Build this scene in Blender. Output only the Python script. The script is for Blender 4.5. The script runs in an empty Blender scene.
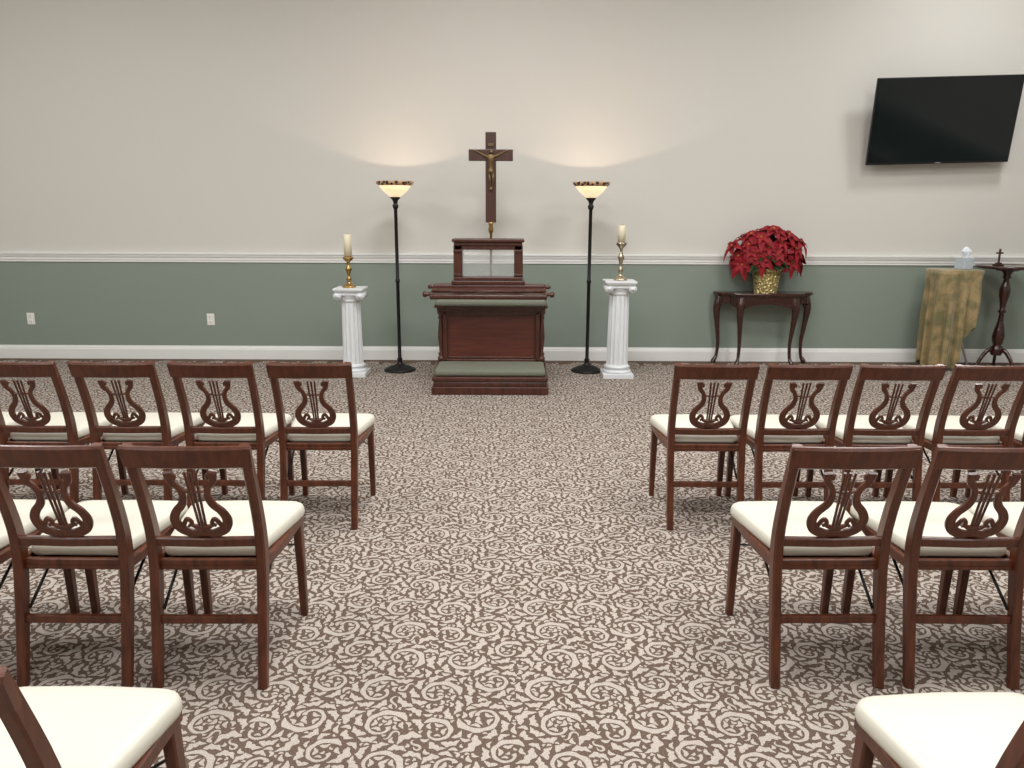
import bpy, bmesh, math, random
import numpy as np
from mathutils import Vector, Matrix, Euler
random.seed(7)
sc = bpy.context.scene
sc.view_settings.view_transform = 'Standard'
sc.view_settings.look = 'None'
COL = sc.collection

def srgb(r, g, b):
    def f(c):
        c /= 255.0
        return c/12.92 if c <= 0.04045 else ((c+0.055)/1.055)**2.4
    return (f(r), f(g), f(b), 1.0)

# ------------------------------------------------------------ materials
class NT:
    def __init__(s, name):
        s.m = bpy.data.materials.new(name); s.m.use_nodes = True
        s.t = s.m.node_tree; s.n = s.t.nodes
        s.b = s.n['Principled BSDF']
    def node(s, typ, **kw):
        n = s.n.new(typ)
        for k, v in kw.items():
            setattr(n, k, v)
        return n
    def link(s, a, b): s.t.links.new(a, b)
    def setin(s, sock, v):
        if isinstance(v, bpy.types.NodeSocket): s.link(v, sock)
        else: sock.default_value = v
    def M(s, op, a, b=None, c=None, clamp=False):
        n = s.n.new('ShaderNodeMath'); n.operation = op; n.use_clamp = clamp
        s.setin(n.inputs[0], a)
        if b is not None: s.setin(n.inputs[1], b)
        if c is not None: s.setin(n.inputs[2], c)
        return n.outputs[0]
    def mix(s, f, a, b):
        n = s.n.new('ShaderNodeMix'); n.data_type = 'RGBA'
        s.setin(n.inputs[0], f); s.setin(n.inputs[6], a); s.setin(n.inputs[7], b)
        return n.outputs[2]
    def bump(s, h, strength, dist=0.01):
        n = s.n.new('ShaderNodeBump'); n.inputs['Strength'].default_value = strength
        n.inputs['Distance'].default_value = dist
        s.link(h, n.inputs['Height']); s.link(n.outputs[0], s.b.inputs['Normal'])

def simple(name, col, rough=0.5, metal=0.0, var=0.12, scale=8.0, bump=0.0, coat=0.0):
    t = NT(name)
    tc = t.node('ShaderNodeTexCoord')
    nz = t.node('ShaderNodeTexNoise'); nz.inputs['Scale'].default_value = scale
    nz.inputs['Detail'].default_value = 2
    t.link(tc.outputs['Object'], nz.inputs['Vector'])
    dark = tuple(c*(1-var) for c in col[:3])+(1,)
    lite = tuple(min(1, c*(1+var)) for c in col[:3])+(1,)
    t.link(t.mix(nz.outputs['Fac'], dark, lite), t.b.inputs['Base Color'])
    t.b.inputs['Roughness'].default_value = rough
    t.b.inputs['Metallic'].default_value = metal
    t.b.inputs['Coat Weight'].default_value = coat
    if bump: t.bump(nz.outputs['Fac'], bump)
    return t.m

def wood(name, c1, c2, rough=0.3, axis=2, coat=0.25):
    t = NT(name)
    tc = t.node('ShaderNodeTexCoord')
    mp = t.node('ShaderNodeMapping')
    sc_ = [28, 28, 28]; sc_[axis] = 2.5
    mp.inputs['Scale'].default_value = sc_
    t.link(tc.outputs['Object'], mp.inputs['Vector'])
    nz = t.node('ShaderNodeTexNoise'); nz.inputs['Scale'].default_value = 1.6
    nz.inputs['Detail'].default_value = 4; nz.inputs['Distortion'].default_value = 0.6
    t.link(mp.outputs[0], nz.inputs['Vector'])
    f = t.M('MULTIPLY_ADD', nz.outputs['Fac'], 2.2, -0.6, clamp=True)
    t.link(t.mix(f, c1, c2), t.b.inputs['Base Color'])
    t.b.inputs['Roughness'].default_value = rough
    t.b.inputs['Coat Weight'].default_value = coat
    t.b.inputs['Coat Roughness'].default_value = 0.2
    return t.m

MAT = {}
MAT['chair_wood'] = wood('chair_cherry', srgb(64, 29, 13), srgb(102, 51, 27), 0.36, coat=0.15)
MAT['altar_wood'] = wood('altar_mahogany', srgb(54, 26, 17), srgb(86, 43, 29), 0.38)
MAT['altar_panel'] = wood('altar_panel_wood', srgb(72, 31, 21), srgb(98, 45, 31), 0.35, axis=0)
MAT['cross_wood'] = wood('cross_walnut', srgb(54, 27, 18), srgb(80, 43, 30), 0.4)
MAT['dark_wood'] = wood('dark_cherry', srgb(38, 16, 12), srgb(68, 29, 20), 0.22, axis=0, coat=0.5)
MAT['cream'] = simple('cream_vinyl', srgb(218, 214, 200), 0.42, var=0.03, scale=60, bump=0.03)
MAT['black_metal'] = simple('black_iron', srgb(22, 20, 20), 0.4, 0.3)
MAT['brass'] = simple('brass', srgb(180, 146, 90), 0.3, 1.0, 0.15, 20)
MAT['silver'] = simple('pewter', srgb(190, 178, 155), 0.28, 1.0, 0.35, 30)
MAT['bronze'] = simple('corpus_bronze', srgb(112, 92, 62), 0.45, 0.7, 0.25, 40)
MAT['wax'] = simple('candle_wax', srgb(238, 228, 200), 0.5, var=0.03)
MAT['plaster'] = simple('white_plaster', srgb(225, 228, 230), 0.4, var=0.04, scale=15)
MAT['trim'] = simple('white_trim_paint', srgb(236, 236, 233), 0.4, var=0.01)
MAT['green_vel'] = simple('sage_upholstery', srgb(112, 114, 100), 0.9, var=0.15, scale=90, bump=0.1)
MAT['plate'] = simple('outlet_plastic', srgb(238, 236, 228), 0.35, var=0.01)
MAT['slot'] = simple('outlet_slot', srgb(40, 38, 36), 0.6)
MAT['bezel'] = simple('tv_bezel', srgb(14, 14, 15), 0.3)
MAT['screen'] = simple('tv_screen', srgb(5, 14, 17), 0.10, var=0.05, scale=1)
MAT['grey_metal'] = simple('grey_metal', srgb(190, 190, 188), 0.35, 0.5)
MAT['ceil'] = simple('ceiling_tile', srgb(225, 225, 220), 0.9, var=0.03, scale=40)
MAT['tissue'] = simple('tissue_paper', srgb(235, 240, 246), 0.8, var=0.02)
MAT['tissuebox'] = simple('tissue_box_card', srgb(190, 200, 208), 0.5, var=0.2, scale=60)
MAT['leafgreen'] = simple('poinsettia_leaf', srgb(28, 52, 24), 0.5, var=0.35, scale=20)
MAT['bract'] = simple('poinsettia_bract', srgb(138, 3, 22), 0.7, var=0.5, scale=14)
MAT['yellow'] = simple('poinsettia_cyathia', srgb(190, 170, 40), 0.5)
MAT['soil'] = simple('potting_soil', srgb(40, 28, 20), 0.95)

def glass():
    t = NT('book_box_glass')
    t.b.inputs['Base Color'].default_value = (.95, .97, .95, 1)
    t.b.inputs['Roughness'].default_value = 0.03
    t.b.inputs['Alpha'].default_value = 0.10
    return t.m
MAT['glass'] = glass()

def foil():
    t = NT('gold_foil'); tc = t.node('ShaderNodeTexCoord')
    v = t.node('ShaderNodeTexVoronoi'); v.inputs['Scale'].default_value = 38
    t.link(tc.outputs['Object'], v.inputs['Vector'])
    t.link(t.mix(v.outputs['Distance'], srgb(222, 208, 155), srgb(175, 156, 100)), t.b.inputs['Base Color'])
    t.b.inputs['Metallic'].default_value = 0.75; t.b.inputs['Roughness'].default_value = 0.32
    t.bump(v.outputs['Distance'], 0.8, 0.02); return t.m
MAT['foil'] = foil()

def brocade():
    t = NT('gold_brocade'); tc = t.node('ShaderNodeTexCoord')
    v = t.node('ShaderNodeTexVoronoi'); v.inputs['Scale'].default_value = 26
    n = t.node('ShaderNodeTexNoise'); n.inputs['Scale'].default_value = 9
    t.link(tc.outputs['Object'], n.inputs['Vector']); t.link(tc.outputs['Object'], v.inputs['Vector'])
    f = t.M('MULTIPLY_ADD', n.outputs['Fac'], 5, -2.1, clamp=True)
    c = t.mix(f, srgb(118, 110, 72), srgb(158, 136, 94))
    f2 = t.M('LESS_THAN', v.outputs['Distance'], 0.22)
    f2 = t.M('MULTIPLY', f2, 0.6)
    c = t.mix(f2, c, srgb(136, 92, 62))
    t.link(c, t.b.inputs['Base Color']); t.b.inputs['Roughness'].default_value = 0.5
    t.b.inputs['Sheen Weight'].default_value = 0.3
    return t.m
MAT['brocade'] = brocade()

def wallmat():
    t = NT('two_tone_wall_paint'); g = t.node('ShaderNodeNewGeometry')
    s = t.node('ShaderNodeSeparateXYZ'); t.link(g.outputs['Position'], s.inputs[0])
    f = t.M('GREATER_THAN', s.outputs['Z'], 1.05)
    n = t.node('ShaderNodeTexNoise'); n.inputs['Scale'].default_value = 140
    n.inputs['Detail'].default_value = 1
    t.link(g.outputs['Position'], n.inputs['Vector'])
    t.link(t.mix(f, srgb(136, 147, 136), srgb(212, 209, 202)), t.b.inputs['Base Color'])
    t.b.inputs['Roughness'].default_value = 0.55
    t.bump(n.outputs['Fac'], 0.08, 0.004); return t.m
MAT['wall'] = wallmat()

def shade_mat():
    t = NT('torchiere_glass')
    t.b.inputs['Base Color'].default_value = srgb(235, 205, 165)
    t.b.inputs['Roughness'].default_value = 0.3
    g = t.node('ShaderNodeTexCoord'); n = t.node('ShaderNodeTexNoise'); n.inputs['Scale'].default_value = 12
    t.link(g.outputs['Object'], n.inputs['Vector'])
    t.link(t.mix(n.outputs['Fac'], srgb(255, 200, 140), srgb(255, 238, 208)), t.b.inputs['Emission Color'])
    t.b.inputs['Emission Strength'].default_value = 0.9
    return t.m
MAT['shade'] = shade_mat()

def shade_rim():
    t = NT('torchiere_leaded_rim')
    g = t.node('ShaderNodeTexCoord'); v = t.node('ShaderNodeTexVoronoi'); v.inputs['Scale'].default_value = 34
    t.link(g.outputs['Object'], v.inputs['Vector'])
    f = t.M('GREATER_THAN', v.outputs['Distance'], 0.5)
    c = t.mix(f, srgb(44, 30, 26), srgb(190, 150, 112))
    t.link(c, t.b.inputs['Base Color']); t.link(c, t.b.inputs['Emission Color'])
    t.b.inputs['Emission Strength'].default_value = 0.12
    return t.m
MAT['shaderim'] = shade_rim()

def emis(name, col, st):
    t = NT(name); t.b.inputs['Emission Color'].default_value = col
    t.b.inputs['Emission Strength'].default_value = st
    t.b.inputs['Base Color'].default_value = col
    return t.m
MAT['panel'] = emis('diffuser_panel', (1, .98, .95, 1), 2.0)
MAT['bulb'] = emis('warm_bulb', (1, .78, .5, 1), 6.0)

def carpet(name, c1, c2):
    t = NT(name)
    g = t.node('ShaderNodeNewGeometry')
    fine = t.node('ShaderNodeTexNoise'); fine.noise_dimensions = '2D'
    fine.inputs['Scale'].default_value = 240; fine.inputs['Detail'].default_value = 1
    t.link(g.outputs['Position'], fine.inputs['Vector'])
    f = t.M('MULTIPLY_ADD', fine.outputs['Fac'], 2.0, -0.5, clamp=True)
    t.link(t.mix(f, c1, c2), t.b.inputs['Base Color'])
    t.b.inputs['Roughness'].default_value = 1.0
    t.b.inputs['Specular IOR Level'].default_value = 0.05
    return t.m
MAT['carpet'] = carpet('carpet_ground_pile', srgb(86, 70, 60), srgb(118, 102, 91))
MAT['carpet_leaf'] = carpet('carpet_leaf_pile', srgb(164, 153, 144), srgb(198, 188, 179))

# ------------------------------------------------------------ mesh builder
class MB:
    def __init__(s, *mats):
        s.bm = bmesh.new(); s.names = list(mats)
    def mi(s, name):
        if name not in s.names: s.names.append(name)
        return s.names.index(name)
    def merge(s, b, mat, smooth=False, mtx=None):
        if mtx is not None: b.transform(mtx)
        bmesh.ops.recalc_face_normals(b, faces=b.faces[:])
        i = s.mi(mat)
        for f in b.faces: f.material_index = i; f.smooth = smooth
        me = bpy.data.meshes.new('tmp'); b.to_mesh(me); b.free()
        s.bm.from_mesh(me); bpy.data.meshes.remove(me)
    def box(s, c, size, mat, bev=0.0, rot=None, seg=2, smooth=False):
        b = bmesh.new(); bmesh.ops.create_cube(b, size=1.0)
        bmesh.ops.scale(b, vec=Vector(size), verts=b.verts)
        if bev: bmesh.ops.bevel(b, geom=b.edges[:], offset=bev, segments=seg, affect='EDGES', profile=0.5)
        m = Matrix.Translation(c)
        if rot is not None: m = m @ Euler(rot).to_matrix().to_4x4()
        s.merge(b, mat, smooth, m)
    def lathe(s, prof, c, mat, segs=24, smooth=True, fn=None, caps=True):
        b = bmesh.new(); rings = []
        for (r, z) in prof:
            ring = []
            for i in range(segs):
                a = 2*math.pi*i/segs
                rr = r*(fn(a, z) if fn else 1)
                ring.append(b.verts.new((rr*math.cos(a), rr*math.sin(a), z)))
            rings.append(ring)
        for k in range(len(rings)-1):
            for i in range(segs):
                j = (i+1) % segs
                b.faces.new((rings[k][i], rings[k][j], rings[k+1][j], rings[k+1][i]))
        if caps:
            b.faces.new(rings[0]); b.faces.new(rings[-1])
        s.merge(b, mat, smooth, Matrix.Translation(c))
    def sweep(s, pts, secs, mat, side=Vector((1, 0, 0)), bev=0.004, smooth=False, rnd=False, n=10):
        b = bmesh.new(); rings = []
        pts = [Vector(p) for p in pts]
        for i, p in enumerate(pts):
            t = (pts[min(i+1, len(pts)-1)]-pts[max(i-1, 0)]).normalized()
            x = (side - t*side.dot(t)).normalized(); y = t.cross(x)
            w, d = secs[i] if isinstance(secs, list) else secs
            if rnd:
                o = [(math.cos(2*math.pi*k/n)*w/2, math.sin(2*math.pi*k/n)*d/2) for k in range(n)]
            else:
                e = min(bev, w*.4, d*.4)
                o = [(-w/2+e, -d/2), (w/2-e, -d/2), (w/2, -d/2+e), (w/2, d/2-e), (w/2-e, d/2), (-w/2+e, d/2), (-w/2, d/2-e), (-w/2, -d/2+e)]
            rings.append([b.verts.new(p+x*a+y*c) for a, c in o])
        m = len(rings[0])
        for k in range(len(rings)-1):
            for i in range(m):
                j = (i+1) % m
                b.faces.new((rings[k][i], rings[k][j], rings[k+1][j], rings[k+1][i]))
        b.faces.new(rings[0]); b.faces.new(rings[-1])
        s.merge(b, mat, smooth or rnd)
    def rod(s, a, c, r, mat, n=10):
        a = Vector(a); c = Vector(c); d = (c-a).normalized()
        side = Vector((1, 0, 0)) if abs(d.x) < 0.9 else Vector((0, 1, 0))
        s.sweep([a, c], (2*r, 2*r), mat, side=side, rnd=True, n=n)
    def prism(s, outline, z0, z1, mat, bev=0.0, mtx=None, seg=2, smooth=False):
        b = bmesh.new()
        lo = [b.verts.new((x, y, z0)) for x, y in outline]
        f = b.faces.new(lo)
        r = bmesh.ops.extrude_face_region(b, geom=[f])
        bmesh.ops.translate(b, vec=(0, 0, z1-z0), verts=[v for v in r['geom'] if isinstance(v, bmesh.types.BMVert)])
        if bev:
            es = [e for e in b.edges if abs(e.verts[0].co.z-e.verts[1].co.z) < 1e-6]
            bmesh.ops.bevel(b, geom=es, offset=bev, segments=seg, affect='EDGES', profile=0.5)
        s.merge(b, mat, smooth, mtx)
    def finish(s, name, loc=(0, 0, 0), rotz=0.0, parent=None):
        me = bpy.data.meshes.new(name); s.bm.to_mesh(me); s.bm.free()
        for n in s.names: me.materials.append(MAT[n])
        o = bpy.data.objects.new(name, me); COL.objects.link(o)
        o.location = loc; o.rotation_euler = (0, 0, rotz)
        if parent: o.parent = parent
        return o

def inst(o, loc, rotz=0.0):
    c = bpy.data.objects.new(o.name.split('.')[0], o.data); COL.objects.link(c)
    c.location = loc; c.rotation_euler = (0, 0, rotz); return c

def catmull(P, n=6):
    P = [Vector(p) for p in P]; out = []
    for i in range(len(P)-1):
        p0 = P[max(i-1, 0)]; p1 = P[i]; p2 = P[i+1]; p3 = P[min(i+2, len(P)-1)]
        for k in range(n):
            t = k/n
            out.append(0.5*((2*p1)+(-p0+p2)*t+(2*p0-5*p1+4*p2-p3)*t*t+(-p0+3*p1-3*p2+p3)*t**3))
    out.append(P[-1]); return out

# ------------------------------------------------------------ room
XL, XR, YF, YB, H = -7.0, 7.5, -4.0, 8.0, 4.4
def slab(name, c, size, mat):
    b = MB(); b.box((0, 0, 0), size, mat); return b.finish(name, c)
FLOOR = slab('floor', ((XL+XR)/2, (YF+YB)/2, -0.05), (XR-XL+.4, YB-YF+.4, 0.1), 'carpet')
slab('ceiling', ((XL+XR)/2, (YF+YB)/2, H+0.05), (XR-XL+.4, YB-YF+.4, 0.1), 'ceil')
slab('wall_back', ((XL+XR)/2, YB+0.1, H/2), (XR-XL+.4, 0.2, H), 'wall')
slab('wall_front', ((XL+XR)/2, YF-0.1, H/2), (XR-XL+.4, 0.2, H), 'wall')
slab('wall_left', (XL-0.1, (YF+YB)/2, H/2), (0.2, YB-YF, H), 'wall')
slab('wall_right', (XR+0.1, (YF+YB)/2, H/2), (0.2, YB-YF, H), 'wall')

# woven scroll-leaf figure of the carpet: one repeat, packed on a torus, instanced by geometry nodes
def carpet_pattern():
    T = 0.44; N = 360; S = 1.22      # packed in a .44 tile, woven at S times that size
    rng = np.random.default_rng(8)
    occ = np.zeros((N, N), bool)
    shapes = []
    def centre(kind, p, ang, hand, L, bend, turns=1.4):
        n = max(6, int(L/.005)) if kind != 'spiral' else 26
        t = np.linspace(0, 1, n)
        if kind == 'spiral':
            r = .013+(L-.013)*t**.9
            a = ang+hand*2*np.pi*turns*t
            return np.stack([p[0]+r*np.cos(a), p[1]+r*np.sin(a)], 1), t
        a = ang+hand*bend*t
        if kind == 's': a = ang+hand*bend*np.sin(t*2*np.pi*.75)
        ds = L/(n-1)
        x = p[0]+np.concatenate([[0], np.cumsum(np.cos(a[:-1])*ds)])
        y = p[1]+np.concatenate([[0], np.cumsum(np.sin(a[:-1])*ds)])
        return np.stack([x, y], 1), t
    def widths(kind, t, W, hand):
        if kind == 'spiral':
            w = W*(.55*np.exp(-(t/.10)**2)+.42+.55*t**1.5)*np.clip((1.03-t)*9, .12, 1)
            lob = np.abs(np.sin(t*2*np.pi*3.5))
            l = w*(.45+.75*lob*t); r = w*.5
            return (l, r) if hand < 0 else (r, l)
        if kind == 's':
            w = W*np.sin(np.pi*np.clip(t*.94+.03, 0, 1))**.6
            return w*.5, w*.5
        w = W*np.sin(np.pi*np.clip(t**.75, .02, .985))**.8
        k = 3.0 if W > .016 else 2.0
        lob = 1+.38*np.cos(2*np.pi*k*t)
        return (w*.58*lob, w*.40*(2-lob)) if hand < 0 else (w*.40*(2-lob), w*.58*lob)
    def edges(c, wl, wr):
        d = np.gradient(c, axis=0); d /= np.linalg.norm(d, axis=1)[:, None]+1e-9
        nrm = np.stack([-d[:, 1], d[:, 0]], 1)
        return c+nrm*wl[:, None], c-nrm*wr[:, None]
    def dens(a):
        return (a[:-1][:, None]*np.array([1, .75, .5, .25])[:, None]+a[1:][:, None]*np.array([0, .25, .5, .75])[:, None]).reshape(-1, 2)
    def sample(a, b):
        a = dens(a); b = dens(b)
        f = np.linspace(0, 1, 20)[:, None, None]
        q = (a[None]*(1-f)+b[None]*f).reshape(-1, 2)
        return (np.floor(q/T*N).astype(int)) % N
    def attempt(kind, p, ang, hand, L, W, bend, gap, turns=1.4):
        c, t = centre(kind, p, ang, hand, L, bend, turns)
        wl, wr = widths(kind, t, W, hand)
        a, b = edges(c, wl+gap, wr+gap)
        ix = sample(a, b)
        if occ[ix[:, 0], ix[:, 1]].any(): return None
        a, b = edges(c, wl, wr); ix = sample(a, b)
        occ[ix[:, 0], ix[:, 1]] = True
        shapes.append((a, b)); return c
    sp = []
    for L, n, tr in ((.060, 6, 900), (.048, 7, 1500), (.036, 8, 1500)):
        k = 0
        for _ in range(tr):
            if k >= n: break
            p = rng.random(2)*T
            if any(np.hypot(*(((p-q+T/2) % T)-T/2)) < (L+R)*1.06+.010 for q, R in sp): continue
            h = rng.choice([-1, 1])
            c = attempt('spiral', p, rng.random()*6.28, h, L, .015*(L/.06)**.5, 0, .002, turns=.92)
            if c is not None:
                sp.append((p, L)); k += 1
                d = np.gradient(c, axis=0); d /= np.linalg.norm(d, axis=1)[:, None]
                for i in range(7, len(c), 3):
                    out = c[i]-p; out /= np.linalg.norm(out)
                    ang = math.atan2(d[i][1]*.7+out[1]*.7, d[i][0]*.7+out[0]*.7)
                    st = c[i]+out*.0125
                    for LL in (.050, .038, .027):
                        if attempt('leaf', st, ang, h, LL, LL*.36, 1.5, .0018) is not None: break
                    ang2 = math.atan2(d[i][1]*.7-out[1]*.7, d[i][0]*.7-out[0]*.7)
                    for LL in (.028, .019):
                        if attempt('leaf', c[i]-out*.010, ang2, -h, LL, LL*.42, 1.3, .0016) is not None: break
    for kind, Ls, Wf, tries, gap in (('leaf', (.055, .080), .30, 3000, .0024), ('s', (.06, .10), .10, 1500, .0024), ('leaf', (.034, .05), .36, 6000, .0022),
                                     ('leaf', (.022, .032), .42, 7000, .0020), ('leaf', (.012, .018), .52, 5000, .0020)):
        for _ in range(tries):
            L = rng.uniform(*Ls)
            attempt(kind, rng.random(2)*T, rng.random()*6.28, rng.choice([-1, 1]), L, L*Wf, rng.uniform(1.0, 2.4), gap)
    verts = []; faces = []
    for a, b in shapes:
        o = len(verts); n = len(a)
        for i in range(n):
            verts.append((a[i][0]*S, a[i][1]*S, 0)); verts.append((b[i][0]*S, b[i][1]*S, 0))
        for i in range(n-1):
            faces.append((o+2*i, o+2*i+1, o+2*i+3, o+2*i+2))
    T = T*S
    print('carpet shapes', len(shapes), 'verts', len(verts), 'cover', occ.mean())
    me = bpy.data.meshes.new('pile_pattern'); me.from_pydata(verts, [], faces)
    me.materials.append(MAT['carpet_leaf'])
    bm = bmesh.new(); bm.from_mesh(me)
    bm.normal_update()
    for f in bm.faces:
        if f.normal.z < 0: f.normal_flip()
    bm.to_mesh(me); bm.free()
    o = bpy.data.objects.new('pile_pattern', me); COL.objects.link(o); o.parent = FLOOR
    nx = int((XR-XL-.6)//T); ny = int((7.80-YF)//T)
    ng = bpy.data.node_groups.new('carpet_repeat', 'GeometryNodeTree')
    ng.interface.new_socket('Geometry', in_out='INPUT', socket_type='NodeSocketGeometry')
    ng.interface.new_socket('Geometry', in_out='OUTPUT', socket_type='NodeSocketGeometry')
    gi = ng.nodes.new('NodeGroupInput'); go = ng.nodes.new('NodeGroupOutput')
    gr = ng.nodes.new('GeometryNodeMeshGrid')
    gr.inputs['Size X'].default_value = T*(nx-1); gr.inputs['Size Y'].default_value = T*(ny-1)
    gr.inputs['Vertices X'].default_value = nx; gr.inputs['Vertices Y'].default_value = ny
    ip = ng.nodes.new('GeometryNodeInstanceOnPoints')
    ng.links.new(gr.outputs['Mesh'], ip.inputs['Points'])
    ng.links.new(gi.outputs[0], ip.inputs['Instance'])
    ng.links.new(ip.outputs[0], go.inputs[0])
    md = o.modifiers.new('repeat', 'NODES'); md.node_group = ng
    yc = 7.80-T*ny/2-T/2
    o.location = (-T/2, yc-(YF+YB)/2, .05+.0008)
carpet_pattern()

def moulding(name, prof, length, loc, rotz):
    b = MB(); bm = bmesh.new()
    a = [bm.verts.new((-length/2, -d, z)) for d, z in prof]
    c = [bm.verts.new((length/2, -d, z)) for d, z in prof]
    n = len(prof)
    for i in range(n):
        j = (i+1) % n
        bm.faces.new((a[i], a[j], c[j], c[i]))
    bm.faces.new(a); bm.faces.new(c)
    b.merge(bm, 'trim'); return b.finish(name, loc, rotz)
RAIL = [(0, 1.012), (.012, 1.012), (.012, 1.03), (.018, 1.035), (.018, 1.055), (.024, 1.062), (.030, 1.078), (.030, 1.088), (.040, 1.092), (.040, 1.108), (0, 1.108)]
BASE = [(0, 0), (.016, 0), (.016, .105), (.012, .112), (.012, .122), (.006, .132), (.006, .14), (0, .142)]
L = XR-XL; cx = (XL+XR)/2; cy = (YF+YB)/2; W = YB-YF
moulding('trim_1', RAIL, L, (cx, YB, 0), 0)
moulding('trim_2', RAIL, W, (XL, cy, 0), math.pi/2)
moulding('trim_3', RAIL, W, (XR, cy, 0), -math.pi/2)
moulding('baseboard_back', BASE, L, (cx, YB, 0), 0)
moulding('baseboard_left', BASE, W, (XL, cy, 0), math.pi/2)
moulding('baseboard_right', BASE, W, (XR, cy, 0), -math.pi/2)

# outlets
for ox in (-5.03, -3.15):
    b = MB()
    b.box((0, -0.004, 0), (0.078, 0.008, 0.122), 'plate', 0.003)
    for dz in (-.028, .028):
        b.box((0, -0.010, dz), (0.036, 0.006, 0.03), 'plate', 0.002)
        b.box((-.007, -0.0135, dz+.003), (0.003, 0.002, 0.01), 'slot')
        b.box((.007, -0.0135, dz+.003), (0.003, 0.002, 0.01), 'slot')
    b.finish('wall_outlet', (ox, YB, 0.42))

# ceiling light panels
def ceiling_light(x, y, p, sx=1.2, sy=0.6):
    b = MB()
    b.box((0, 0, -.012), (sx+.06, sy+.06, .024), 'trim', .004)
    b.box((0, 0, -.027), (sx, sy, .008), 'panel')
    o = b.finish('ceiling_light_panel', (x, y, H))
    ld = bpy.data.lights.new('panel_light', 'AREA'); ld.shape = 'RECTANGLE'; ld.size = sx; ld.size_y = sy
    ld.energy = p; ld.color = (0.985, 0.99, 0.985)
    lo = bpy.data.objects.new('panel_light', ld); COL.objects.link(lo); lo.parent = o
    lo.location = (0, 0, -.04)
for (x, y, p, sx, sy) in [(-4.6, 4.9, 60, 1.2, .6), (-.2, 4.8, 86, 1.2, .6), (4.5, 6.4, 44, .6, .6), (2.8, 4.4, 56, 1.2, .6),
                  (-4.2, 2.2, 70, 1.2, .6), (-.2, 2.2, 76, 1.2, .6), (3.6, 2.0, 72, 1.2, .6),
                  (-4.2, -1.2, 68, 1.2, .6), (-.2, -1.2, 68, 1.2, .6), (3.6, -1.2, 68, 1.2, .6)]:
    ceiling_light(x, y, p, sx, sy)

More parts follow.
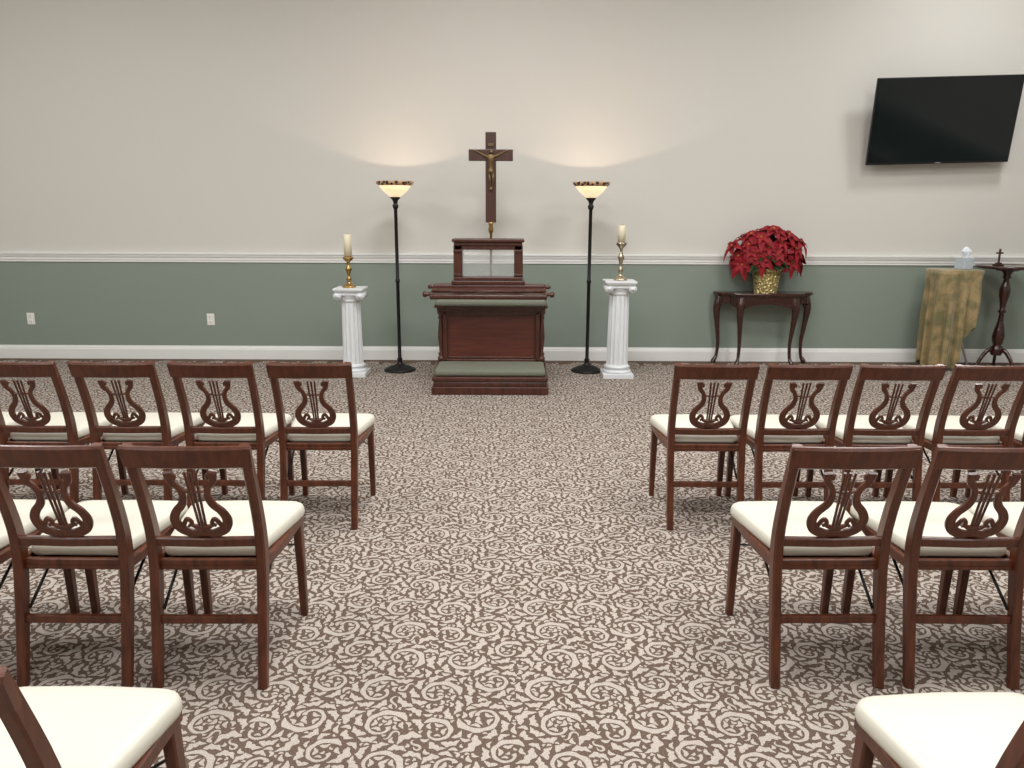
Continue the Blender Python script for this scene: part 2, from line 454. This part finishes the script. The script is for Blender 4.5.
# ------------------------------------------------------------ chair
def build_chair():
    b = MB('chair_wood', 'cream', 'black_metal')
    W_ = 'chair_wood'
    for sx in (-1, 1):
        pts = catmull([(sx*.172, 0.0, 0.0), (sx*.173, .045, .22), (sx*.174, .078, .44), (sx*.175, .055, .60), (sx*.177, -.028, .838)], 5)
        n = len(pts); secs = []
        for i, p in enumerate(pts):
            z = p.z; d = .030+.018*max(0, 1-abs(z-.45)/.4)
            secs.append((.031, d))
        b.sweep(pts, secs, W_, bev=.005)
        b.sweep([(sx*.186, .475, 0), (sx*.186, .47, .2), (sx*.186, .455, .40)], [(.026, .028), (.03, .034), (.032, .042)], W_, bev=.004)
        b.sweep([(sx*.172, .07, .40), (sx*.190, .28, .40), (sx*.190, .485, .40)], (.024, .036), W_, bev=.004)
        b.rod((sx*.156, .062, .25), (sx*.160, .26, .385), .005, 'black_metal')
        b.rod((sx*.160, .26, .385), (sx*.166, .455, .30), .004, 'black_metal')
    b.box((0, .492, .40), (.36, .022, .036), W_, .004)
    b.box((0, .085, .40), (.33, .022, .036), W_, .004)
    b.box((0, .047, .222), (.325, .018, .028), W_, .004)
    b.box((0, .25, .392), (.35, .36, .012), W_, .002)
    pts = []
    for i in range(13):
        u = -1+i/6
        pts.append((u*.196, -.020-.012*(1-u*u), .802))
    b.sweep(pts, (.080, .021), W_, side=Vector((0, -.33, 1)).normalized(), bev=.007)
    b.sweep([(-.170, .070, .487), (0, .062, .487), (.170, .070, .487)], (.034, .018), W_, side=Vector((0, -.2, 1)).normalized(), bev=.004)
    p0 = Vector((0, .066, .500)); p1 = Vector((0, -.022, .772))
    up = (p1-p0).normalized(); nrm = Vector((1, 0, 0)).cross(up).normalized()
    def P(u, v): return p0+Vector((u, 0, 0))+up*v
    def ribbon(pl, wd, th=.013, off=0.0):
        pts = catmull([P(u, v)+nrm*off for u, v in pl], 6)
        n = len(pts); secs = []
        for i in range(n):
            f = i/(n-1)*(len(wd)-1); k = min(int(f), len(wd)-2)
            secs.append((wd[k]*(1-(f-k))+wd[k+1]*(f-k), th))
        b.sweep(pts, [(t, w) for w, t in secs], W_, side=nrm, bev=.003)
    for s in (-1, 1):
        ribbon([(0, .020), (s*.036, .020), (s*.070, .040), (s*.083, .074), (s*.072, .108), (s*.048, .138), (s*.039, .170), (s*.047, .204), (s*.064, .228), (s*.068, .262)],
               [.030, .032, .034, .030, .028, .026, .021, .019, .023, .030])
        ribbon([(s*.060, .052), (s*.044, .078), (s*.032, .062), (s*.044, .050)], [.014, .015, .013, .009], .011)
        ribbon([(s*.010, .048), (s*.013, .15), (s*.017, .262)], [.008, .008, .009], .009)
        ribbon([(s*.068, .245), (s*.052, .252), (s*.050, .238)], [.018, .013, .009], .012)
    ribbon([(0, .03), (0, .15), (0, .262)], [.010, .008, .009], .010)
    ribbon([(-.036, .054), (0, .042), (.036, .054)], [.010, .022, .010], .012)
    ribbon([(-.044, .192), (0, .185), (.044, .192)], [.008, .010, .008], .010)
    ribbon([(-.048, .001), (0, .006), (.048, .001)], [.006, .024, .006], .014)
    ribbon([(0, .0), (0, .030)], [.055, .034], .014)
    out = []
    def corner(cx_, cy_, r, a0, a1, n=6):
        for i in range(n+1):
            a = math.radians(a0+(a1-a0)*i/n); out.append((cx_+r*math.cos(a), cy_+r*math.sin(a)))
    corner(-.135, .135, .03, 270, 180, 3)
    out.append((-.192, .30))
    corner(-.163, .455, .05, 180, 90)
    out.append((0, .512))
    corner(.163, .455, .05, 90, 0)
    out.append((.192, .30))
    corner(.135, .135, .03, 0, -90, 3)
    c = bmesh.new(); C = Vector((0, .30))
    rings = []
    for (k, z) in ((.985, .417), (1.0, .426), (1.0, .440), (.985, .452), (.95, .459), (.85, .465), (.6, .470), (.25, .472)):
        rings.append([c.verts.new((C.x+(x-C.x)*k, C.y+(y-C.y)*k, z)) for x, y in out])
    m = len(out)
    for a in range(len(rings)-1):
        for i in range(m):
            j = (i+1) % m
            c.faces.new((rings[a][i], rings[a][j], rings[a+1][j], rings[a+1][i]))
    c.faces.new(rings[0]); c.faces.new(rings[-1])
    b.merge(c, 'cream', True)
    return b
chair0 = None
def chair(x, y, r=0.0):
    global chair0
    if chair0 is None:
        chair0 = build_chair().finish('lyre_back_folding_chair', (x, y, 0), math.radians(r)); return chair0
    return inst(chair0, (x, y, 0), math.radians(r))
rr = [0.6, -.8, .4, -.5, .7, -.3, .9, -.6]
for i, x in enumerate((-.945, -1.405, -1.865, -2.325, -2.775)): chair(x, 3.545, rr[i])
for i, x in enumerate((.955, 1.39, 1.825, 2.265, 2.71)): chair(x, 3.555, -rr[i])
for i, x in enumerate((-.985, -1.43, -1.875)): chair(x, 2.25, rr[i+2])
for i, x in enumerate((1.045, 1.49, 1.935)): chair(x, 2.27, -rr[i+1])
chair(-.965, 1.08, -1)
chair(1.01, 1.07, 3)

# ------------------------------------------------------------ kneeler / altar
def altar():
    root = bpy.data.objects.new('prayer_kneeler', None); COL.objects.link(root)
    root.location = (-.188, 6.41, 0)
    b = MB(); A = 'altar_wood'
    b.box((0, .38, .035), (1.00, .78, .07), A, .006)
    b.box((0, .38, .09), (.97, .75, .05), A, .012)
    b.box((0, .38, .135), (.99, .77, .04), A, .008)
    b.finish('base', parent=root)
    b = MB()
    b.box((0, .235, .182), (.95, .43, .056), 'green_vel', .022, seg=4, smooth=True)
    b.finish('kneeling_cushion', parent=root)
    b = MB()
    b.box((0, .60, .43), (.86, .28, .56), A, .004)
    b.box((0, .452, .43), (.80, .020, .46), 'altar_panel', .004)
    for z in (.21, .655): b.box((0, .445, z), (.88, .03, .04), A, .006)
    for s in (-1, 1): b.box((s*.415, .445, .43), (.04, .03, .46), A, .006)
    for z in (.245, .62): b.box((0, .440, z), (.78, .012, .012), A, .004)
    for s in (-1, 1): b.box((s*.387, .440, .43), (.012, .012, .38), A, .004)
    prof = [(.03, 0), (.03, .04), (.018, .05), (.026, .07), (.015, .09), (.018, .14), (.027, .22), (.022, .30), (.014, .38), (.024, .40), (.016, .42), (.03, .44), (.03, .50)]
    for s in (-1, 1):
        b.lathe(prof, (s*.455, .455, .205), A, 16)
        b.box((s*.455, .455, .180), (.07, .07, .05), A, .004)
        b.lathe(prof, (s*.455, .71, .205), A, 16)
        b.box((s*.455, .71, .180), (.07, .07, .05), A, .004)
    b.box((0, .55, .715), (1.0, .42, .03), A, .008)
    b.box((0, .55, .69), (.96, .36, .03), A, .006)
    b.finish('body', parent=root)
    b = MB()
    b.box((0, .375, .757), (.96, .25, .058), 'green_vel', .024, seg=4, smooth=True)
    b.finish('arm_rest_cushion', parent=root)
    b = MB()
    b.box((0, .61, .79), (.92, .24, .13), A, .004)
    b.box((0, .44, .838), (1.02, .34, .024), A, .008, rot=(.27, 0, 0))
    b.box((0, .282, .808), (1.02, .020, .034), A, .008)
    b.rod((-.50, .34, .85), (.50, .34, .85), .013, A)
    for s in (-1, 1):
        b.sweep([(s*.48, .32, .826), (s*.515, .32, .826), (s*.52, .32, .826), (s*.535, .32, .826), (s*.545, .32, .826), (s*.565, .32, .826), (s*.575, .32, .826)],
                [(.045, .045), (.045, .045), (.032, .032), (.032, .032), (.052, .052), (.052, .052), (.028, .028)], A, side=Vector((0, 0, 1)), rnd=True, n=16)
        b.sweep([(s*.48, .52, .872), (s*.51, .52, .872), (s*.53, .52, .872), (s*.55, .52, .872)], [(.035, .035), (.03, .03), (.042, .042), (.025, .025)], A, side=Vector((0, 0, 1)), rnd=True, n=16)
    b.box((0, .62, .875), (.98, .24, .024), A, .006)
    o = b.finish('book_rest', parent=root); o.location.x = -.02
    b = MB()
    z0, z1 = .887, 1.296
    b.box((0, .625, z0+.02), (.66, .21, .04), A, .008)
    b.box((0, .625, z0+.055), (.62, .18, .03), A, .006)
    b.box((0, .625, z1-.015), (.645, .22, .03), A, .008)
    b.box((0, .625, z1-.045), (.61, .19, .03), A, .006)
    b.box((0, .625, z1-.078), (.60, .17, .036), A, .004)
    for s in (-1, 1):
        b.sweep([(s*.272, .625, z0+.06), (s*.270, .625, z1-.06)], (.078, .17), A, bev=.006)
        for zc in (z0+.09, z1-.11): b.box((s*.271, .535, zc), (.078, .012, .02), A, .003)
    o = b.finish('book_box', parent=root); o.location.x = -.03
    b = MB()
    b.box((0, .56, 1.085), (.48, .004, .24), 'glass')
    b.box((0, .69, 1.085), (.48, .004, .24), 'glass')
    o = b.finish('glass_pane', parent=root); o.location.x = -.03
altar()

# ------------------------------------------------------------ crucifix on stand
def crucifix():
    root = bpy.data.objects.new('processional_crucifix', None); COL.objects.link(root)
    root.location = (-.203, 7.335, 0)
    b = MB()
    b.box((0, 0, 1.835), (.098, .03, .805), 'cross_wood', .005)
    b.box((0, -.003, 2.035), (.405, .034, .102), 'cross_wood', .005)
    b.finish('cross', parent=root)
    b = MB()
    b.lathe([(.13, 0), (.13, .015), (.10, .03), (.03, .05), (.016, .08), (.012, .12), (.012, 1.33), (.02, 1.34), (.026, 1.37), (.018, 1.40), (.024, 1.42), (.024, 1.44)], (0, 0, 0), 'brass', 20)
    b.finish('pole_stand', parent=root)
    b = MB(); b.box((0, -.024, 2.125), (.05, .008, .024), 'bronze', .002)
    b.finish('inri_plaque', parent=root)
    V = [((0, -.02, .165), .022), ((0, -.022, .205), .022), ((0, -.026, .255), .030), ((0, -.026, .285), .026), ((0, -.03, .305), .011),
         ((.006, -.040, .330), .018), ((.008, -.042, .345), .014),
         ((.045, -.026, .290), .012), ((.09, -.024, .312), .009), ((.135, -.022, .335), .007), ((.155, -.022, .342), .007),
         ((-.045, -.026, .290), .012), ((-.09, -.024, .312), .009), ((-.135, -.022, .335), .007), ((-.155, -.022, .342), .007),
         ((.017, -.030, .140), .017), ((.022, -.045, .085), .012), ((.010, -.028, .015), .009), ((.004, -.038, -.012), .008),
         ((-.015, -.030, .140), .017), ((-.008, -.045, .085), .012), ((-.004, -.030, .015), .009), ((-.004, -.040, -.015), .008)]
    E = [(0, 1), (1, 2), (2, 3), (3, 4), (4, 5), (5, 6), (3, 7), (7, 8), (8, 9), (9, 10), (3, 11), (11, 12), (12, 13), (13, 14), (0, 15), (15, 16), (16, 17), (17, 18), (0, 19), (19, 20), (20, 21), (21, 22)]
    me = bpy.data.meshes.new('corpus'); me.from_pydata([v[0] for v in V], E, [])
    o = bpy.data.objects.new('corpus', me); COL.objects.link(o); o.parent = root
    o.location = (0, 0, 1.735)
    md = o.modifiers.new('skin', 'SKIN')
    for i, v in enumerate(V): me.skin_vertices[0].data[i].radius = (v[1], v[1])
    me.skin_vertices[0].data[0].use_root = True
    md.use_smooth_shade = True
    o.modifiers.new('sub', 'SUBSURF').levels = 1
    o.modifiers['sub'].render_levels = 2
    me.materials.append(MAT['bronze'])
    b = MB()
    b.lathe([(.026, 0), (.032, .02), (.030, .045), (.024, .05)], (0, 0, 0), 'bronze', 14, fn=lambda a, z: 1+.08*math.sin(5*a))
    lc = b.finish('loincloth', parent=root); lc.location = (0, -.024, 1.865)
crucifix()

# ------------------------------------------------------------ torchieres
def torchiere(x, y):
    root = bpy.data.objects.new('torchiere_floor_lamp', None); COL.objects.link(root); root.location = (x, y, 0)
    b = MB()
    b.lathe([(.155, 0), (.158, .012), (.15, .022), (.12, .032), (.10, .045), (.05, .058), (.03, .075), (.022, .10), (.028, .115), (.018, .13),
             (.0165, .40), (.0165, .86), (.022, .87), (.022, .89), (.0165, .90), (.0165, 1.55), (.024, 1.56), (.03, 1.585), (.018, 1.60), (.026, 1.63), (.05, 1.655), (.045, 1.662)], (0, 0, 0), 'black_metal', 20)
    b.finish('pole', parent=root)
    b = MB()
    prof = [(.042, 1.662), (.075, 1.685), (.115, 1.72), (.150, 1.765)]
    inner = [(r-.006, z+.004) for r, z in prof][::-1]
    b.lathe(prof+inner, (0, 0, 0), 'shade', 32)
    b.finish('glass_bowl', parent=root)
    b = MB()
    prof = [(.150, 1.765), (.170, 1.780), (.176, 1.796), (.174, 1.803)]
    inner = [(r-.008, z+.002) for r, z in prof][::-1]
    b.lathe(prof+inner, (0, 0, 0), 'shaderim', 32, caps=False)
    b.finish('rim', parent=root)
    b = MB(); b.lathe([(.012, 1.665), (.024, 1.685), (.026, 1.70), (.018, 1.715), (.004, 1.722)], (0, 0, 0), 'bulb', 16)
    b.finish('bulb', parent=root)
    ld = bpy.data.lights.new('lamp_bulb_light', 'POINT'); ld.energy = 6.5; ld.color = (1, .80, .64); ld.shadow_soft_size = .008
    lo = bpy.data.objects.new('lamp_bulb_light', ld); COL.objects.link(lo); lo.parent = root; lo.location = (0, 0, 1.735)
torchiere(-1.104, 7.44); torchiere(.735, 7.44)

# ------------------------------------------------------------ fluted pedestals
def pedestal(x, y, h, w):
    b = MB(); Pm = 'plaster'
    b.box((0, 0, .022), (w, w, .044), Pm, .004)
    b.lathe([(w*.46, .044), (w*.48, .055), (w*.46, .068), (w*.39, .075), (w*.40, .088), (w*.44, .096), (w*.40, .108), (w*.365, .118)], (0, 0, 0), Pm, 32)
    r = w*.36
    zs = [.115+(h-.245)*i/8 for i in range(9)]
    fl = lambda a, z: 1-.085*abs(math.sin(8*a))**.7
    b.lathe([(r*(1-.10*i/8), z) for i, z in enumerate(zs)], (0, 0, 0), Pm, 128, smooth=False, fn=fl)
    zt = zs[-1]
    b.lathe([(r*.90, zt), (r*.98, zt+.012), (r*.92, zt+.02), (r*1.0, zt+.04), (r*1.12, zt+.06)], (0, 0, 0), Pm, 32)
    zc = h-.072; rv = .037
    for sx in (-1, 1):
        for k, (rad, yy) in enumerate(((rv, .44), (rv*.66, .455), (rv*.3, .47))):
            b.rod((sx*w*.38, -w*yy, zc), (sx*w*.38, w*yy, zc), rad, Pm, 24)
    b.box((0, 0, h-.052), (w*.80, w*.86, .03), Pm, .005)
    b.box((0, 0, h-.028), (w*.94, w*.94, .018), Pm, .005)
    b.box((0, 0, h-.010), (w*1.02, w*1.02, .020), Pm, .004)
    b.finish('ionic_column_pedestal', (x, y, 0))
pedestal(-1.515, 7.22, .835, .27)
pedestal(1.0, 7.22, .912, .285)

def candlestick(x, y, z, h, metal, cr, ch):
    root = bpy.data.objects.new('candlestick', None); COL.objects.link(root); root.location = (x, y, z)
    k = h/.29
    pr = [(.062, 0), (.064, .008), (.05, .018), (.03, .028), (.018, .04), (.015, .06), (.028, .075), (.016, .09), (.013, .12), (.022, .15), (.032, .17), (.022, .19), (.012, .21), (.015, .235), (.03, .25), (.048, .268), (.05, .28), (.044, .285), (.02, .29)]
    b = MB(); b.lathe([(r, zz*k) for r, zz in pr], (0, 0, 0), metal, 24); b.finish('holder', parent=root)
    b = MB(); b.lathe([(cr, h), (cr, h+ch-.006), (cr*.9, h+ch), (cr*.3, h+ch-.004)], (0, 0, 0), 'wax', 24)
    b.rod((0, 0, h+ch-.005), (.002, 0, h+ch+.012), .0015, 'slot', 6)
    b.finish('candle', parent=root)
candlestick(-1.525, 7.22, .836, .285, 'brass', .036, .20)
candlestick(1.005, 7.22, .913, .355, 'silver', .036, .145)

# ------------------------------------------------------------ console table
def console():
    b = MB(); D = 'dark_wood'
    half = [(.50, 0), (.505, -.06), (.49, -.12), (.455, -.155), (.405, -.165), (.375, -.20), (.345, -.255), (.29, -.285), (.22, -.29), (.12, -.30), (0, -.305)]
    out = half+[(-x, y) for x, y in half[:-1]][::-1]
    b.prism(out, .715, .745, D, .008)
    out2 = [(x*.955, y*.94-.006) for x, y in out]; b.prism(out2, .705, .717, D, .002)
    ap = [(h[0]*.91, h[1]*.90-.01) for h in half]+[(-h[0]*.91, h[1]*.90-.01) for h in half[:-1]][::-1]
    P = catmull([(x, y, 0) for x, y in ap], 5)
    bm = bmesh.new(); prev = None
    tot = len(P)
    for i, p in enumerate(P):
        dz = .095+.022*math.cos(6*math.pi*i/(tot-1))
        q = [bm.verts.new((p.x, p.y, .708)), bm.verts.new((p.x, p.y, .708-dz)),
             bm.verts.new((p.x*.96, p.y*.94, .708-dz)), bm.verts.new((p.x*.96, p.y*.94, .708))]
        if prev:
            for k in range(4): bm.faces.new((prev[k], prev[(k+1) % 4], q[(k+1) % 4], q[k]))
        prev = q
    b.merge(bm, D)
    b.box((0, -.012, .66), (.88, .018, .09), D, .003)
    for (x, y, dx, dy) in ((-.445, -.055, -1, -.3), (.445, -.055, 1, -.3), (-.265, -.235, -.6, -.8), (.265, -.235, .6, -.8)):
        d = Vector((dx, dy, 0)).normalized(); c = Vector((x, y, 0))
        pts = catmull([c-d*.01+Vector((0, 0, .70)), c+d*.012+Vector((0, 0, .62)), c+d*.022+Vector((0, 0, .55)), c+d*.006+Vector((0, 0, .40)), c-d*.014+Vector((0, 0, .22)),
                       c-d*.004+Vector((0, 0, .08)), c+d*.022+Vector((0, 0, .03)), c+d*.032+Vector((0, 0, .0))], 5)
        R = [.085, .088, .072, .050, .037, .032, .050, .054]
        n = len(pts); secs = []
        for i in range(n):
            f = i/(n-1)*7; k = min(int(f), 6); w = R[k]*(1-(f-k))+R[k+1]*(f-k); secs.append((w, w))
        b.sweep(pts, secs, D, rnd=True, n=12)
    b.finish('console_table', (2.57, 7.97, 0))
console()

# ------------------------------------------------------------ poinsettia
def poinsettia():
    root = bpy.data.objects.new('potted_poinsettia', None); COL.objects.link(root); root.location = (2.55, 7.79, .746)
    b = MB()
    cr = lambda a, z: 1+.035*math.sin(11*a+z*40)+.02*math.sin(23*a-z*25)
    b.lathe([(.105, 0), (.11, .03), (.12, .10), (.128, .17), (.135, .19), (.118, .20), (.135, .215), (.155, .245), (.148, .247), (.122, .205), (.11, .20)], (0, 0, 0), 'foil', 72, fn=cr, smooth=False)
    b.lathe([(.112, .19), (.11, .2), (.02, .205)], (0, 0, 0), 'soil', 20)
    b.finish('foil_pot', parent=root)
    random.seed(11)
    b = MB('bract', 'leafgreen', 'yellow')
    def leaf(base, d, n, L, W, droop, mat):
        bm = b.bm; d = d.normalized(); s = d.cross(n).normalized(); n = s.cross(d)
        prof = [(0, .05), (.2, .55), (.42, 1.0), (.62, .82), (.82, .42), (1, .02)]
        rows = []
        for t, w in prof:
            c = base+d*(L*t)-Vector((0, 0, 1))*droop*L*t*t+n*(.10*L*math.sin(math.pi*t))
            rows.append([bm.verts.new(c-s*(w*W/2)+n*(.12*w*W)), bm.verts.new(c), bm.verts.new(c+s*(w*W/2)+n*(.12*w*W))])
        i = b.mi(mat)
        for k in range(len(rows)-1):
            for j in (0, 1):
                f = bm.faces.new((rows[k][j], rows[k][j+1], rows[k+1][j+1], rows[k+1][j])); f.material_index = i; f.smooth = False
    C = Vector((0, 0, .34))
    heads = []
    N = 34
    for i in range(N):
        zf = 1-1.2*(i+.5)/N; ph = i*2.39996
        rr_ = math.sqrt(max(0, 1-zf*zf))
        d = Vector((rr_*math.cos(ph), rr_*math.sin(ph), zf))
        k = random.uniform(.80, 1.10)
        hp = C+Vector((d.x*.35*k, d.y*.15*k, d.z*.29*k))
        heads.append((hp, Vector((d.x, d.y*1.4-.25, d.z+.25)).normalized()))
    for hp, n in heads:
        t1 = n.orthogonal().normalized(); t2 = n.cross(t1)
        a0 = random.random()*6.28
        for ring, (cnt, L, lift) in enumerate(((6, .135, -.05), (5, .085, .35))):
            for k in range(cnt):
                a = a0+ring*.5+2*math.pi*k/cnt+random.uniform(-.15, .15)
                d = (t1*math.cos(a)+t2*math.sin(a)+n*lift)
                leaf(hp+n*.01*ring, d, n, L*random.uniform(.75, 1.15), L*.55, .35, 'bract')
        for k in range(3):
            a = k*2.1; c = hp+n*.02+(t1*math.cos(a)+t2*math.sin(a))*.006
            bm = bmesh.new(); bmesh.ops.create_icosphere(bm, subdivisions=1, radius=.005)
            b.merge(bm, 'yellow', True, Matrix.Translation(c))
    for i in range(46):
        ph = i*2.39996; d = Vector((math.cos(ph), math.sin(ph)*.55, random.uniform(-.35, .35)))
        st = Vector((d.x*.20, d.y*.18, .24+random.uniform(0, .12)))
        leaf(st, d, Vector((0, 0, 1)), random.uniform(.12, .17), .075, .45, 'leafgreen')
    for hp, n in heads[::2]:
        b.rod((hp.x*.15, hp.y*.15, .195), hp, .004, 'leafgreen', 6)
    o = b.finish('foliage', parent=root)
    for v in o.data.vertices:
        if v.co.y > .17: v.co.y = .17+(v.co.y-.17)*.15
poinsettia()

# ------------------------------------------------------------ cloth-draped stand
def draped():
    root = bpy.data.objects.new('cloth_draped_folding_stand', None); COL.objects.link(root); root.location = (4.36, 7.66, 0)
    b = MB()
    b.box((0, 0, .975), (.42, .30, .022), 'grey_metal', .006)
    for y in (-.12, .12):
        b.rod((-.17, y, .965), (.20, y, .0), .011, 'grey_metal'); b.rod((.18, y*.9, .965), (.0, y*.9, .0), .011, 'grey_metal')
    b.rod((.01, -.12, .03), (.01, .12, .03), .008, 'grey_metal'); b.rod((.19, -.12, .03), (.19, .12, .03), .008, 'grey_metal')
    b.finish('stand', parent=root)
    bm = bmesh.new(); hx, hy = .222, .172; n = 160
    per = []
    for i in range(n):
        a = 2*math.pi*i/n; c, s = math.cos(a), math.sin(a)
        p = 6; r = (abs(c/hx)**p+abs(s/hy)**p)**(-1/p)
        per.append((r*c, r*s, a))
    rings = []
    for k in (.02, .5, .9, .98):
        rings.append([bm.verts.new((x*k, y*k, .998)) for x, y, a in per])
    K = 20
    for k in range(K+1):
        f = k/K; ring = []
        for x, y, a in per:
            lx = max(-1, min(1, x/hx))
            low = .03+.06*abs(lx+.5) if lx < 0 else .06+.36*min(1, lx/.7)
            low += .025*math.sin(5*a)
            z = .996-(.996-low)*f
            fold = .034*math.sin(12*a+1.3*math.sin(2*a))*min(1, f*2.0)+.012*math.sin(31*a)*f
            out = .003+.004*f+fold
            q = Vector((x, y, 0)); nn = q.normalized()
            sx = 1-.22*f if x > 0 else 1-.10*f
            ring.append(bm.verts.new((x*sx+nn.x*out, y+nn.y*out, z)))
        rings.append(ring)
    for k in range(len(rings)-1):
        for i in range(n):
            j = (i+1) % n
            bm.faces.new((rings[k][i], rings[k][j], rings[k+1][j], rings[k+1][i]))
    bm.faces.new(rings[0])
    b = MB(); b.merge(bm, 'brocade', True); b.finish('draped_cloth', parent=root)
draped()

def tissue():
    b = MB()
    b.box((0, 0, .055), (.115, .115, .11), 'tissuebox', .004)
    b.lathe([(.035, .111), (.036, .112)], (0, 0, 0), 'tissue', 16)
    b.lathe([(.022, .108), (.03, .14), (.038, .17), (.022, .20), (.006, .215)], (0, 0, 0), 'tissue', 40, smooth=False, fn=lambda a, z: 1+.35*math.sin(3*a+z*20)+.15*math.sin(7*a))
    b.finish('tissue_box', (4.45, 7.67, 1.0), .3)
tissue()

# ------------------------------------------------------------ round pedestal table
def pedtable():
    b = MB(); D = 'dark_wood'
    b.lathe([(.02, 1.008), (.27, 1.008), (.285, 1.016), (.29, 1.026), (.284, 1.036), (.27, 1.038), (.262, 1.033), (.02, 1.033)], (0, 0, 0), D, 48)
    b.lathe([(.10, .985), (.11, .997), (.10, 1.009), (.03, 1.0095)], (0, 0, 0), D, 24)
    b.lathe([(.045, .14), (.055, .16), (.055, .22), (.035, .24), (.05, .27), (.058, .33), (.045, .40), (.026, .48), (.022, .56), (.038, .58), (.024, .60), (.030, .66), (.046, .74), (.05, .80), (.034, .86), (.022, .90), (.04, .92), (.03, .94), (.045, .97), (.07, .99)], (0, 0, 0), D, 24)
    for k in range(3):
        a = math.radians(-90+30+120*k); d = Vector((math.cos(a), math.sin(a), 0))
        pts = catmull([d*.02+Vector((0, 0, .19)), d*.08+Vector((0, 0, .19)), d*.14+Vector((0, 0, .12)), d*.18+Vector((0, 0, .04)), d*.215+Vector((0, 0, .012))], 5)
        n = len(pts); b.sweep(pts, [(.05-.02*i/n, .03) for i in range(n)], D, side=Vector((0, 0, 1)), rnd=True, n=10)
        b.lathe([(.02, 0), (.026, .008), (.02, .022), (.006, .028)], tuple(d*.205), D, 12)
    b.finish('pedestal_side_table', (4.885, 7.66, 0))
    b = MB()
    b.box((0, 0, .010), (.085, .06, .020), D, .004); b.box((0, 0, .026), (.05, .035, .014), D, .003)
    b.box((0, 0, .095), (.016, .014, .14), D, .002); b.box((0, 0, .125), (.075, .014, .016), D, .002)
    b.finish('tabletop_cross', (4.77, 7.64, 1.033), .2)
pedtable()

# ------------------------------------------------------------ TV
def tv():
    root = bpy.data.objects.new('wall_mounted_television', None); COL.objects.link(root)
    root.location = (4.155, 7.80, 2.405)
    R = (math.radians(9), math.radians(-1.6), 0)
    w, h = 1.39, .80
    b = MB()
    b.box((0, .012, 0), (w, .03, h), 'bezel', .006)
    b.box((0, .04, -.05), (w*.6, .04, h*.6), 'bezel', .01)
    b.box((0, -.004, -h/2+.012), (w*.985, .006, .016), 'bezel', .002)
    b.box((0, -.010, -h/2+.010), (.05, .004, .008), 'grey_metal', .001)
    o = b.finish('cabinet', parent=root); o.rotation_euler = R
    b = MB(); b.box((0, -.0045, .006), (w-.022, .003, h-.034), 'screen')
    o = b.finish('screen', parent=root); o.rotation_euler = R
    b = MB()
    b.box((0, .188, 0), (.50, .02, .34), 'black_metal', .003)
    b.box((0, .115, 0), (.10, .15, .12), 'black_metal', .003)
    b.finish('wall_bracket', parent=root)
tv()

# ------------------------------------------------------------ world + camera
w = bpy.data.worlds.new('World'); sc.world = w; w.use_nodes = True
w.node_tree.nodes['Background'].inputs[0].default_value = (.8, .85, .9, 1)
w.node_tree.nodes['Background'].inputs[1].default_value = 0.3
cd = bpy.data.cameras.new('camera'); cam = bpy.data.objects.new('camera', cd); COL.objects.link(cam)
cd.sensor_width = 36; cd.lens = 770/1024*36; cd.clip_start = .02
cam.matrix_world = Matrix.Translation((0, 0, 1.53)) @ Matrix.Rotation(math.radians(90-12.6), 4, 'X') @ Matrix.Rotation(math.radians(.25), 4, 'Z')
sc.camera = cam
